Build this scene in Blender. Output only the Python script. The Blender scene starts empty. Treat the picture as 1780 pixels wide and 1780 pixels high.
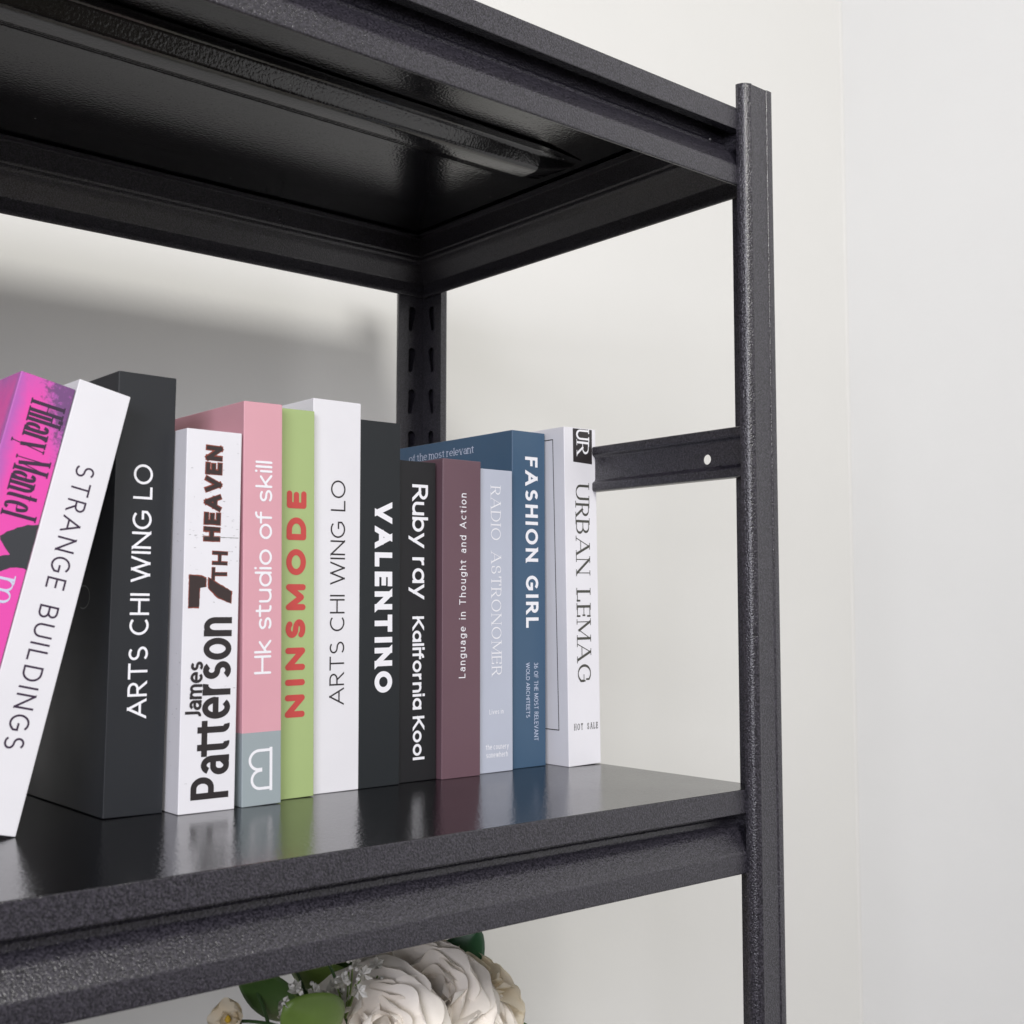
import bpy, bmesh, math, random
from mathutils import Vector, Matrix
R = math.radians
U = 0.12                      # one layout unit in metres
MM = 0.001
C = bpy.context.scene.collection
sc = bpy.context.scene

# ------------------------------------------------------------------ camera
cam_d = bpy.data.cameras.new('camera'); cam = bpy.data.objects.new('camera', cam_d); C.objects.link(cam)
cam_d.sensor_width = 36.0; cam_d.lens = 36.0 * 2123.0 / 1780.0
cam_d.clip_start = 0.02; cam_d.clip_end = 50
fwd = Vector((0.64676666, 0.75874908, 0.07741273)).normalized()
upv = Vector((-0.05057149, -0.05861287, 0.99699902))
rt = fwd.cross(upv).normalized(); upv = rt.cross(fwd).normalized()
m = Matrix((rt, upv, -fwd)).transposed().to_4x4()
m.translation = Vector((-5.36850645, -4.35191769, 1.0)) * U
cam.matrix_world = m
cam_d.dof.use_dof = True; cam_d.dof.focus_distance = 0.86; cam_d.dof.aperture_fstop = 16
sc.camera = cam

# ------------------------------------------------------------------ world and lamps
world = bpy.data.worlds.new('World'); sc.world = world; world.use_nodes = True
bg = world.node_tree.nodes['Background']
bg.inputs['Color'].default_value = (1.0, 0.90, 0.74, 1); bg.inputs['Strength'].default_value = 0.09
sc.view_settings.view_transform = 'Standard'; sc.view_settings.look = 'None'
sc.view_settings.exposure = 0.10; sc.view_settings.gamma = 1.0

def area(name, loc, target, size, size_y, power, col):
    l = bpy.data.lights.new(name, 'AREA'); l.shape = 'RECTANGLE'; l.size = size; l.size_y = size_y
    l.energy = power; l.color = col
    o = bpy.data.objects.new(name, l); C.objects.link(o)
    o.location = loc
    d = Vector(target) - Vector(loc)
    o.rotation_euler = d.to_track_quat('-Z', 'Y').to_euler()
    return o
# key: ceiling-height softbox in front of the rack; fill: cool window light from the left, behind the camera
area('ceiling_softbox', (-0.82, -2.25, 1.66), (-0.1, 0.2, 0.15), 0.8, 0.62, 53, (1.0, 0.98, 0.94))
area('window_light', (-2.6, -2.05, .80), (0, 0.1, 0.1), 1.3, 1.2, 66, (0.92, 0.915, 1.0))

# ------------------------------------------------------------------ helpers
def setp(o, label=None, cat=None, group=None, kind=None):
    if label: o['label'] = label
    if cat: o['category'] = cat
    if group: o['group'] = group
    if kind: o['kind'] = kind
    return o
def empty(name, loc=(0, 0, 0), rot=(0, 0, 0), label=None, cat=None, group=None):
    o = bpy.data.objects.new(name, None); C.objects.link(o); o.location = loc; o.rotation_euler = rot
    o.empty_display_size = 0.02
    return setp(o, label, cat, group)
def mobj(name, verts, faces, mat, parent=None, smooth=False, loc=None, rot=None):
    me = bpy.data.meshes.new(name); me.from_pydata([tuple(v) for v in verts], [], faces); me.update()
    return link(name, me, mat, parent, smooth, loc, rot)
def link(name, me, mat, parent=None, smooth=False, loc=None, rot=None):
    if mat is not None and len(me.materials) == 0: me.materials.append(mat)
    o = bpy.data.objects.new(name, me); C.objects.link(o)
    if smooth: me.polygons.foreach_set('use_smooth', [True] * len(me.polygons))
    if parent is not None: o.parent = parent
    if loc: o.location = loc
    if rot: o.rotation_euler = rot
    return o
def bevel_obj(o, w, seg=2, ang=30):
    b = o.modifiers.new('bevel', 'BEVEL'); b.width = w; b.segments = seg; b.limit_method = 'ANGLE'; b.angle_limit = R(ang)
    b.harden_normals = False
    return o
def box_vf(x0, x1, y0, y1, z0, z1):
    v = [(x0, y0, z0), (x1, y0, z0), (x1, y1, z0), (x0, y1, z0), (x0, y0, z1), (x1, y0, z1), (x1, y1, z1), (x0, y1, z1)]
    f = [(0, 3, 2, 1), (4, 5, 6, 7), (0, 1, 5, 4), (1, 2, 6, 5), (2, 3, 7, 6), (3, 0, 4, 7)]
    return v, f
def box(name, x0, x1, y0, y1, z0, z1, mat, parent=None, bev=0.0, seg=2):
    v, f = box_vf(x0, x1, y0, y1, z0, z1)
    o = mobj(name, v, f, mat, parent)
    if bev: bevel_obj(o, bev, seg)
    return o
def fillet(pts, r, n=4, closed=False):
    """round the corners of a 2D polyline"""
    out = []; N = len(pts)
    for i, p in enumerate(pts):
        if not closed and i in (0, N - 1): out.append(Vector(p)); continue
        a = Vector(pts[i - 1]); b = Vector(p); c = Vector(pts[(i + 1) % N])
        rr = min(r, (a - b).length * .45, (c - b).length * .45)
        p0 = b + (a - b).normalized() * rr; p1 = b + (c - b).normalized() * rr
        for k in range(n + 1):
            t = k / n
            out.append(p0 * (1 - t) ** 2 + b * 2 * t * (1 - t) + p1 * t * t)
    return out
def sheet_outline(pts, th):
    """closed outline of a sheet of thickness th laid to the left of the path"""
    P = [Vector(p) for p in pts]; off = []
    for i, p in enumerate(P):
        d0 = (P[i] - P[i - 1]).normalized() if i else (P[1] - P[0]).normalized()
        d1 = (P[i + 1] - P[i]).normalized() if i < len(P) - 1 else d0
        n0 = Vector((-d0.y, d0.x)); n1 = Vector((-d1.y, d1.x)); n = (n0 + n1).normalized()
        off.append(p + n * th / max(.4, n.dot(n0)))
    return P + off[::-1], len(P)
def extrude_sheet(name, pts, th, to3, a, b, mat, parent=None, smooth=True):
    """to3(p, t): 2D point and distance along the run -> 3D; a, b: run from a to b"""
    out, n = sheet_outline(pts, th); N = len(out)
    v = [to3(p, a) for p in out] + [to3(p, b) for p in out]
    f = [(i, (i + 1) % N, N + (i + 1) % N, N + i) for i in range(N)]
    for i in range(n - 1):
        j = N - 1 - i
        f.append((i, j, j - 1, i + 1)); f.append((N + i, N + i + 1, N + j - 1, N + j))
    o = mobj(name, v, f, mat, parent)
    bm = bmesh.new(); bm.from_mesh(o.data); bmesh.ops.recalc_face_normals(bm, faces=bm.faces); bm.to_mesh(o.data); bm.free()
    if smooth:
        o.data.polygons.foreach_set('use_smooth', [True] * len(o.data.polygons))
        o.data.set_sharp_from_angle(angle=R(28))
    return o
def curve_plate(name, contours, th, mat, parent, mw):
    """flat plate with holes cut in it, from closed 2D contours (the first is the outline)"""
    cu = bpy.data.curves.new(name, 'CURVE'); cu.dimensions = '2D'; cu.fill_mode = 'BOTH'; cu.extrude = th / 2
    for ct in contours:
        sp = cu.splines.new('POLY'); sp.points.add(len(ct) - 1); sp.use_cyclic_u = True
        for q, p in zip(sp.points, ct): q.co = (p[0], p[1], 0, 1)
    tmp = bpy.data.objects.new('tmp', cu); C.objects.link(tmp)
    dg = bpy.context.evaluated_depsgraph_get()
    me = bpy.data.meshes.new_from_object(tmp.evaluated_get(dg)); me.transform(mw); me.name = name
    bpy.data.objects.remove(tmp); bpy.data.curves.remove(cu)
    me.materials.clear()
    return link(name, me, mat, parent)

# ------------------------------------------------------------------ materials
def mat_new(name, base, rough=.5, spec=.5, metal=0.0, coat=0.0):
    mt = bpy.data.materials.new(name); mt.use_nodes = True
    b = mt.node_tree.nodes['Principled BSDF']
    b.inputs['Base Color'].default_value = (*base, 1); b.inputs['Roughness'].default_value = rough
    b.inputs['Specular IOR Level'].default_value = spec; b.inputs['Metallic'].default_value = metal
    b.inputs['Coat Weight'].default_value = coat
    return mt, mt.node_tree, b
def nd(nt, t, **kw):
    n = nt.nodes.new(t)
    for k, v in kw.items():
        if k in n.inputs: n.inputs[k].default_value = v
        else: setattr(n, k, v)
    return n
def ramp(nt, stops):
    r = nt.nodes.new('ShaderNodeValToRGB'); e = r.color_ramp.elements
    while len(e) < len(stops): e.new(.5)
    for q, (p, c) in zip(e, stops): q.position = p; q.color = (*c, 1) if len(c) == 3 else c
    return r
def powder(name, base, light, rough, bump, dist=.00022, scale=620, spec=.5, coat=0.0):
    """hammer-tone powder coat: pebbled relief with paler crests"""
    mt, nt, b = mat_new(name, base, rough, spec, 0, coat)
    tc = nd(nt, 'ShaderNodeTexCoord')
    n1 = nd(nt, 'ShaderNodeTexNoise', Scale=scale, Detail=2.0, Roughness=.5)
    n2 = nd(nt, 'ShaderNodeTexVoronoi', Scale=scale * .9); n2.feature = 'SMOOTH_F1'
    n3 = nd(nt, 'ShaderNodeTexNoise', Scale=14.0, Detail=3.0)
    for n in (n1, n2, n3): nt.links.new(tc.outputs['Object'], n.inputs['Vector'])
    mx = nd(nt, 'ShaderNodeMath', operation='SUBTRACT'); nt.links.new(n1.outputs['Fac'], mx.inputs[0])
    ml = nd(nt, 'ShaderNodeMath', operation='MULTIPLY'); ml.inputs[1].default_value = .45
    nt.links.new(n2.outputs['Distance'], ml.inputs[0]); nt.links.new(ml.outputs[0], mx.inputs[1])
    bp = nd(nt, 'ShaderNodeBump', Strength=bump, Distance=dist)
    nt.links.new(mx.outputs[0], bp.inputs['Height']); nt.links.new(bp.outputs['Normal'], b.inputs['Normal'])
    rp = ramp(nt, [(.18, base), (.5, light)])
    nt.links.new(mx.outputs[0], rp.inputs['Fac']); nt.links.new(rp.outputs['Color'], b.inputs['Base Color'])
    rr = nd(nt, 'ShaderNodeMapRange'); rr.inputs['To Min'].default_value = rough - .05; rr.inputs['To Max'].default_value = rough + .07
    nt.links.new(n3.outputs['Fac'], rr.inputs['Value']); nt.links.new(rr.outputs['Result'], b.inputs['Roughness'])
    if coat:
        b.inputs['Coat Roughness'].default_value = .12
        nt.links.new(bp.outputs['Normal'], b.inputs['Coat Normal'])
    return mt
M_POW = powder('charcoal_hammered_powder_coat', (.009, .0085, .0125), (.049, .045, .059), .29, 1.0, dist=.00034, scale=980, spec=.75)
M_TOP = powder('charcoal_smooth_shelf_coat', (.0025, .0025, .0035), (.005, .005, .0065), .15, .9, dist=.00015, scale=520, spec=.5)
M_TOP.node_tree.nodes['Principled BSDF'].inputs['IOR'].default_value = 1.8
def dust(mt, scale=75.0, big=.045):
    nt = mt.node_tree; b = nt.nodes['Principled BSDF']; src = b.inputs['Base Color'].links[0].from_socket
    tc = nd(nt, 'ShaderNodeTexCoord'); vo = nd(nt, 'ShaderNodeTexVoronoi', Scale=scale, Randomness=1.0); nt.links.new(tc.outputs['Object'], vo.inputs['Vector'])
    cl = nd(nt, 'ShaderNodeSeparateColor'); nt.links.new(vo.outputs['Color'], cl.inputs[0])
    r_ = nd(nt, 'ShaderNodeMath', operation='MULTIPLY_ADD'); r_.inputs[1].default_value = -.09; r_.inputs[2].default_value = big; nt.links.new(cl.outputs[0], r_.inputs[0])
    a = nd(nt, 'ShaderNodeMath', operation='LESS_THAN'); nt.links.new(vo.outputs['Distance'], a.inputs[0]); nt.links.new(r_.outputs[0], a.inputs[1])
    mx = nd(nt, 'ShaderNodeMix', data_type='RGBA'); nt.links.new(a.outputs[0], mx.inputs['Factor']); nt.links.new(src, mx.inputs[6]); mx.inputs[7].default_value = (.25, .25, .26, 1)
    nt.links.new(mx.outputs[2], b.inputs['Base Color'])
dust(M_TOP, 75.0, .060); dust(M_POW, 48.0, .022)

def paper(name, base, rough=.42, bump=.05, extra=None, spec=.5):
    mt, nt, b = mat_new(name, base, rough, spec)
    tc = nd(nt, 'ShaderNodeTexCoord')
    n1 = nd(nt, 'ShaderNodeTexNoise', Scale=900.0, Detail=3.0); nt.links.new(tc.outputs['Object'], n1.inputs['Vector'])
    n2 = nd(nt, 'ShaderNodeTexNoise', Scale=22.0, Detail=4.0); nt.links.new(tc.outputs['Object'], n2.inputs['Vector'])
    bp = nd(nt, 'ShaderNodeBump', Strength=bump, Distance=.0001)
    nt.links.new(n1.outputs['Fac'], bp.inputs['Height']); nt.links.new(bp.outputs['Normal'], b.inputs['Normal'])
    hs = nd(nt, 'ShaderNodeHueSaturation'); hs.inputs['Color'].default_value = (*base, 1)
    mr = nd(nt, 'ShaderNodeMapRange'); mr.inputs['To Min'].default_value = .94; mr.inputs['To Max'].default_value = 1.06
    nt.links.new(n2.outputs['Fac'], mr.inputs['Value']); nt.links.new(mr.outputs['Result'], hs.inputs['Value'])
    nt.links.new(hs.outputs['Color'], b.inputs['Base Color'])
    mr2 = nd(nt, 'ShaderNodeMapRange'); mr2.inputs['To Min'].default_value = rough - .06; mr2.inputs['To Max'].default_value = rough + .08
    nt.links.new(n2.outputs['Fac'], mr2.inputs['Value']); nt.links.new(mr2.outputs['Result'], b.inputs['Roughness'])
    if extra: extra(nt, b, tc, hs)
    return mt
def ink(name, col, rough=.45):
    return mat_new(name, col, rough)[0]
I_WHITE = ink('white_ink', (.80, .80, .84)); I_BLACK = ink('black_ink', (.022, .018, .020)); I_RED = ink('red_ink', (.50, .060, .055))
I_BROWN = ink('rust_brown_ink', (.24, .055, .035)); I_DK = ink('dark_brown_ink', (.035, .022, .022)); I_PLUM = ink('plum_black_ink', (.035, .018, .045))
I_GREY = ink('olive_grey_ink', (.055, .055, .045)); I_SILVER = ink('pale_grey_ink', (.16, .16, .17)); I_MID = ink('mid_grey_ink', (.22, .22, .21))
I_PALE = ink('pale_blue_ink', (.55, .60, .75))
M_PAGE = mat_new('page_paper', (.74, .71, .64), .8)[0]

# ------------------------------------------------------------------ stroke lettering
def E(cx, cy, rx, ry, a0, a1, n=None):
    n = n or max(6, int(abs(a1 - a0) / 12))
    return [(cx + rx * math.cos(R(a0 + (a1 - a0) * k / n)), cy + ry * math.sin(R(a0 + (a1 - a0) * k / n))) for k in range(n + 1)]
X = .7
def arch(x0, w): return [(x0, .40)] + E(x0 + w / 2, .44, w / 2, .26, 180, 0) + [(x0 + w, 0)]
# glyph: (width, [(weight flag, points), ...]); flags: '' by direction, 't' thin, 'T' thick in serif style
G = {
 'A': (.80, [('t', [(0, 0), (.4, 1)]), ('T', [(.4, 1), (.8, 0)]), ('t', [(.14, .32), (.66, .32)])]),
 'B': (.60, [('T', [(0, 0), (0, 1)]), ('', [(0, 1), (.3, 1)] + E(.3, .76, .25, .24, 90, -90) + [(0, .52)]), ('', [(.3, .52)] + E(.33, .26, .27, .26, 90, -90) + [(0, 0)])]),
 'C': (.72, [('', E(.4, .5, .4, .5, 48, 312))]),
 'D': (.72, [('T', [(0, 0), (0, 1)]), ('', [(0, 1), (.3, 1)] + E(.3, .5, .42, .5, 90, -90) + [(0, 0)])]),
 'E': (.50, [('T', [(0, 0), (0, 1)]), ('t', [(0, 1), (.5, 1)]), ('t', [(0, .52), (.46, .52)]), ('t', [(0, 0), (.5, 0)])]),
 'F': (.48, [('T', [(0, 0), (0, 1)]), ('t', [(0, 1), (.48, 1)]), ('t', [(0, .50), (.42, .50)])]),
 'G': (.80, [('', E(.42, .5, .42, .5, 46, 318) + [(.79, .22), (.79, .46)]), ('t', [(.79, .46), (.48, .46)])]),
 'H': (.68, [('T', [(0, 0), (0, 1)]), ('T', [(.68, 0), (.68, 1)]), ('t', [(0, .52), (.68, .52)])]),
 'I': (.0, [('T', [(0, 0), (0, 1)])]),
 'J': (.34, [('T', [(.32, 1), (.32, .2)] + E(.12, .2, .2, .2, 0, -100))]),
 'K': (.62, [('T', [(0, 0), (0, 1)]), ('t', [(.58, 1), (.0, .38)]), ('T', [(.18, .56), (.62, 0)])]),
 'L': (.48, [('T', [(0, 1), (0, 0)]), ('t', [(0, 0), (.48, 0)])]),
 'M': (.86, [('t', [(0, 0), (0, 1)]), ('T', [(0, 1), (.43, .12)]), ('t', [(.43, .12), (.86, 1)]), ('T', [(.86, 1), (.86, 0)])]),
 'N': (.70, [('t', [(0, 0), (0, 1)]), ('T', [(0, 1), (.7, 0)]), ('t', [(.7, 0), (.7, 1)])]),
 'O': (.86, [('o', E(.43, .5, .43, .5, 0, 360, 36))]),
 'P': (.55, [('T', [(0, 0), (0, 1)]), ('', [(0, 1), (.28, 1)] + E(.28, .73, .27, .27, 90, -90) + [(0, .46)])]),
 'R': (.58, [('T', [(0, 0), (0, 1)]), ('', [(0, 1), (.28, 1)] + E(.28, .74, .26, .26, 90, -90) + [(0, .48)]), ('T', [(.26, .48), (.58, 0)])]),
 'S': (.56, [('', E(.28, .745, .25, .255, 38, 270) + E(.28, .245, .28, .245, 90, -148)[1:])]),
 'T': (.64, [('T', [(.32, 0), (.32, 1)]), ('t', [(0, 1), (.64, 1)])]),
 'U': (.68, [('', [(0, 1)] + E(.34, .34, .34, .34, 180, 360) + [(.68, 1)])]),
 'V': (.76, [('T', [(0, 1), (.38, 0)]), ('t', [(.38, 0), (.76, 1)])]),
 'W': (1.12, [('T', [(0, 1), (.28, 0)]), ('t', [(.28, 0), (.56, 1)]), ('T', [(.56, 1), (.84, 0)]), ('t', [(.84, 0), (1.12, 1)])]),
 '7': (.56, [('T', [(0, 1), (.56, 1), (.2, 0)])]),
 '3': (.52, [('', E(.25, .76, .23, .24, 150, -90) + E(.24, .26, .28, .26, 90, -150)[1:])]),
 '6': (.56, [('o', E(.28, .31, .28, .31, 0, 360, 30)), ('', [(0, .31), (.03, .52), (.14, .78), (.30, 1)])]),
 'a': (.46, [('T', [(.46, 0), (.46, .45)] + E(.24, .45, .22, .25, 0, 152)), ('', [(.46, .41), (.22, .41)] + E(.2, .205, .2, .205, 90, 270) + [(.27, 0), (.46, .16)])]),
 'ɑ': (.54, [('T', [(.54, 0), (.54, X)]), ('o', E(.27, .35, .27, .35, 0, 360, 28))]),
 'b': (.54, [('T', [(0, 0), (0, 1)]), ('o', E(.27, .35, .27, .35, 0, 360, 28))]),
 'c': (.50, [('', E(.29, .35, .29, .35, 48, 312))]),
 'd': (.54, [('T', [(.54, 0), (.54, 1)]), ('o', E(.27, .35, .27, .35, 0, 360, 28))]),
 'e': (.56, [('t', [(.02, .37), (.54, .37)]), ('', E(.28, .35, .28, .35, 4, 312))]),
 'f': (.30, [('T', [(.12, 0), (.12, .8)] + E(.29, .8, .17, .2, 180, 80)), ('t', [(-.10, .68), (.32, .68)])]),
 'g': (.54, [('T', [(.54, X)] + E(.27, -.05, .27, .22, 0, -150)), ('o', E(.27, .35, .27, .35, 0, 360, 28))]),
 'h': (.48, [('T', [(0, 0), (0, 1)]), ('', arch(0, .48))]),
 'i': (.0, [('T', [(0, 0), (0, X)]), ('.', [(0, 1.0), (0, 1.03)])]),
 'k': (.46, [('T', [(0, 0), (0, 1)]), ('t', [(.42, X), (0, .27)]), ('T', [(.13, .4), (.46, 0)])]),
 'l': (.0, [('T', [(0, 0), (0, 1)])]),
 'm': (.80, [('T', [(0, 0), (0, X)]), ('', arch(0, .40)), ('', arch(.40, .40))]),
 'n': (.46, [('T', [(0, 0), (0, X)]), ('', arch(0, .46))]),
 'o': (.56, [('o', E(.28, .35, .28, .35, 0, 360, 28))]),
 'r': (.28, [('T', [(0, 0), (0, X)]), ('', [(0, .38)] + E(.24, .42, .24, .28, 180, 78))]),
 's': (.42, [('', E(.21, .52, .19, .18, 35, 270) + E(.21, .17, .21, .17, 90, -148)[1:])]),
 't': (.34, [('T', [(.13, .92)] + E(.28, .14, .15, .14, 180, 285)), ('t', [(-.08, X), (.34, X)])]),
 'u': (.48, [('', [(0, X)] + E(.24, .26, .24, .26, 180, 350)), ('T', [(.48, X), (.48, 0)])]),
 'v': (.50, [('T', [(0, X), (.25, 0)]), ('t', [(.25, 0), (.5, X)])]),
 'w': (.78, [('T', [(0, X), (.195, 0)]), ('t', [(.195, 0), (.39, X)]), ('T', [(.39, X), (.585, 0)]), ('t', [(.585, 0), (.78, X)])]),
 'y': (.50, [('T', [(0, X), (.25, .02)]), ('t', [(.5, X), (.14, -.28)])]),
}
def clip_poly(poly, lvl, keep_below):
    out = []
    for i in range(len(poly)):
        a = poly[i - 1]; b = poly[i]
        ia = (a.y <= lvl + 1e-9) if keep_below else (a.y >= lvl - 1e-9)
        ib = (b.y <= lvl + 1e-9) if keep_below else (b.y >= lvl - 1e-9)
        if ia != ib:
            t = (lvl - a.y) / (b.y - a.y); out.append(a.lerp(b, t))
        if ib: out.append(b)
    return out
def stroke_polys(pts, hwf, closed, hy, capy, rnd):
    """polygons of one pen stroke; hwf(direction)->half width"""
    P = [Vector(p) for p in pts]
    P = [p for i, p in enumerate(P) if i == 0 or (p - P[i - 1]).length > 1e-5]
    if closed: P = P[:-1]
    n = len(P); L = []; Rr = []
    segs = n if closed else n - 1
    dirs = [(P[(i + 1) % n] - P[i]).normalized() for i in range(segs)]
    clips = []
    if not closed and not rnd:
        for end in (0, 1):
            d = -dirs[0] if end == 0 else dirs[-1]
            p = P[0] if end == 0 else P[-1]
            hw = hwf(d)
            if abs(d.y) > .45 and any(abs(p.y - l) < 1e-6 for l in capy):
                q = p + d * (hw * (1.6 / abs(d.y)) + hy)
                lvl = p.y + hy * (1 if d.y > 0 else -1)
                clips.append((end, lvl, d.y > 0))
            elif n == 2: q = p + d * min(hy, hw)
            else: q = p
            if end == 0: P[0] = q
            else: P[-1] = q
    for i in range(n):
        d0 = dirs[(i - 1) % segs] if (closed or i > 0) else dirs[0]
        d1 = dirs[i % segs] if (closed or i < n - 1) else dirs[-1]
        n0 = Vector((-d0.y, d0.x)); n1 = Vector((-d1.y, d1.x)); nn = n0 + n1
        nn = nn.normalized() if nn.length > 1e-6 else n0
        hw = (hwf(d0) + hwf(d1)) / 2 / max(.45, nn.dot(n0))
        L.append(P[i] + nn * hw); Rr.append(P[i] - nn * hw)
    out = []
    for i in range(segs):
        j = (i + 1) % n
        poly = [L[i], Rr[i], Rr[j], L[j]]
        for end, lvl, kb in clips:
            if (end == 0 and i == 0) or (end == 1 and i == segs - 1): poly = clip_poly(poly, lvl, kb)
        if len(poly) > 2: out.append(poly)
    if rnd and not closed:
        for p, d in ((P[0], -dirs[0]), (P[-1], dirs[-1])):
            hw = hwf(d); nn = Vector((-d.y, d.x))
            out.append([p + nn * hw * math.cos(a) + d * hw * math.sin(a) for a in [math.pi * k / 8 for k in range(9)]])
    return out
def lettering(name, text, A, Bp, capv, hw, mat, parent, gap=.12, space=.32, serif=False, rnd=False, thin=.35, plane='front', z=.15, jitter=0, sx=None, align='l'):
    """text from A to Bp (mm, on the spine or the cover); capv = letter-up direction; h = |capv|; hw = half stroke width in mm"""
    A = Vector(A); Bp = Vector(Bp); run = Bp - A; Ln = run.length; e = run / Ln; up = Vector(capv); h = up.length; up = up / h
    S = h - 2 * hw; rnd_ = random.Random(len(text))
    chars = [c for c in text if c != ' ']; nsp = text.count(' ')
    wsum = sum(G[c][0] for c in chars)
    gaps = sum(1 for i in range(len(text) - 1)) - nsp * 1
    if sx is None: sx = (Ln - 2 * hw * len(chars) - gap * h * (len(text) - 1 - nsp) - nsp * (space - .0) * h) / (wsum * S)
    else: gap = (Ln - 2 * hw * len(chars) - wsum * S * sx - nsp * space * h) / (h * max(1, len(text) - 1 - nsp))
    polys = []; x = 0; lay = 0
    capy = [hw, hw + X * S, hw + S, hw - .28 * S]
    for c in text:
        if c == ' ': x += (space - gap) * h if False else space * h; continue
        w, sts = G[c]
        for fl, pts in sts:
            lay += 1
            if fl == '.': dy_ = max(0, X * S + 3.0 * hw - S); pts = [(a, b + dy_ / S) for a, b in pts]
            q = [(x + hw + a * S * sx, hw + b * S) for a, b in pts]
            if jitter: q = [(a + rnd_.uniform(-jitter, jitter), b + rnd_.uniform(-jitter, jitter) * .4) for a, b in q]
            tk = hw; tn = hw * thin if serif else hw
            def hwf(d, fl=fl):
                if not serif or fl == '.': return tk
                if fl == 'T' and len(q) == 2: return tk
                if fl == 't': return tn
                return tn + (tk - tn) * abs(d.y) ** 1.2
            for p in stroke_polys(q, hwf, fl == 'o', hw, [] if (jitter or fl == '.') else capy, rnd): polys.append((p, lay))
            if serif and fl != 'o' and fl != '.':
                for end in (0, -1):
                    p = Vector(q[end]); nb = Vector(q[1 if end == 0 else -2]); d = (p - nb).normalized()
                    if abs(d.y) > .6 and min(abs(p.y - l) for l in capy) < 1e-6:
                        if c in 'AMN' and abs(p.y - (hw + S)) < 1e-6 and fl == 't' and c == 'A': continue
                        top = d.y > 0; y0 = p.y + (hw if top else -hw); s_ = -1 if top else 1; t_ = max(tn * 1.5, .04 * h); wd = (tk if fl != 't' else tn) + .10 * h * min(1.2, sx)
                        lay += 1; polys.append(([Vector((p.x - wd, y0)), Vector((p.x + wd, y0)), Vector((p.x + wd, y0 + s_ * t_)), Vector((p.x - wd, y0 + s_ * t_))], lay))
                    elif c in 'EFLTCGS' and len(q) != 1:
                        if c in 'EFLT' and (fl != 't' or (p - Vector((x + hw, p.y))).length < 1e-4 and c != 'T'): continue
                        lay += 1; t_ = max(tn * 1.3, .045 * h)
                        lo, hi = (-.2, .05) if p.y > hw + .7 * S else ((-.05, .2) if p.y < hw + .3 * S else (-.1, .1))
                        if c == 'G' and end == -1: continue
                        polys.append(([Vector((p.x - t_, p.y + lo * h)), Vector((p.x + t_, p.y + lo * h)), Vector((p.x + t_, p.y + hi * h)), Vector((p.x - t_, p.y + hi * h))], lay))
        x += w * S * sx + 2 * hw + gap * h
    return flat_mesh(name, polys, A, e, up, mat, parent, plane, z)
def flat_mesh(name, polys, A, e, up, mat, parent, plane='front', z=.15):
    v = []; f = []
    A = Vector(A); e = Vector(e); up = Vector(up)
    for p, lay in polys:
        k = len(v); zz = (z + .004 * (lay % 40)) * MM
        for q in p:
            s = A + e * q.x + up * q.y
            v.append((s.x * MM, -zz, s.y * MM) if plane == 'front' else (-zz, s.x * MM, s.y * MM))
        idx = list(range(k, k + len(p)))
        a, b, c = Vector(v[k]), Vector(v[k + 1]), Vector(v[k + 2]); nrm = (b - a).cross(c - a)
        want = Vector((0, -1, 0)) if plane == 'front' else Vector((-1, 0, 0))
        f.append(tuple(idx if nrm.dot(want) > 0 else idx[::-1]))
    return mobj(name, v, f, mat, parent)

# ------------------------------------------------------------------ the room
def wall_mat(name, base):
    mt, nt, b = mat_new(name, base, .62, .3)
    tc = nd(nt, 'ShaderNodeTexCoord')
    n1 = nd(nt, 'ShaderNodeTexNoise', Scale=3.0, Detail=6.0, Roughness=.6); n2 = nd(nt, 'ShaderNodeTexNoise', Scale=160.0, Detail=4.0)
    n3 = nd(nt, 'ShaderNodeTexNoise', Scale=9.0, Detail=3.0)
    for n in (n1, n2, n3): nt.links.new(tc.outputs['Object'], n.inputs['Vector'])
    hs = nd(nt, 'ShaderNodeHueSaturation'); hs.inputs['Color'].default_value = (*base, 1)
    mr = nd(nt, 'ShaderNodeMapRange'); mr.inputs['To Min'].default_value = .97; mr.inputs['To Max'].default_value = 1.03
    nt.links.new(n1.outputs['Fac'], mr.inputs['Value']); nt.links.new(mr.outputs['Result'], hs.inputs['Value'])
    nt.links.new(hs.outputs['Color'], b.inputs['Base Color'])
    ad = nd(nt, 'ShaderNodeMath', operation='MULTIPLY_ADD'); ad.inputs[1].default_value = 10.0
    nt.links.new(n3.outputs['Fac'], ad.inputs[0]); nt.links.new(n2.outputs['Fac'], ad.inputs[2])
    bp = nd(nt, 'ShaderNodeBump', Strength=.22, Distance=.0006)
    nt.links.new(ad.outputs[0], bp.inputs['Height']); nt.links.new(bp.outputs['Normal'], b.inputs['Normal'])
    return mt
YW = 4.42 * U; XW = 7.62 * U; ZF = -11.6 * U
M_WALL = wall_mat('warm_white_wall_paint', (.790, .787, .762)); M_WALL2 = wall_mat('cool_white_wall_paint', (.84, .845, .84))
M_FLOOR = wall_mat('grey_floor', (.07, .06, .05))
o = box('wall', -3.2, XW, YW, YW + .12, ZF, 1.7, M_WALL); setp(o, kind='structure')
o = box('wall', XW, XW + .12, -2.4, YW + .12, ZF, 1.7, M_WALL2); setp(o, kind='structure')
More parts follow.
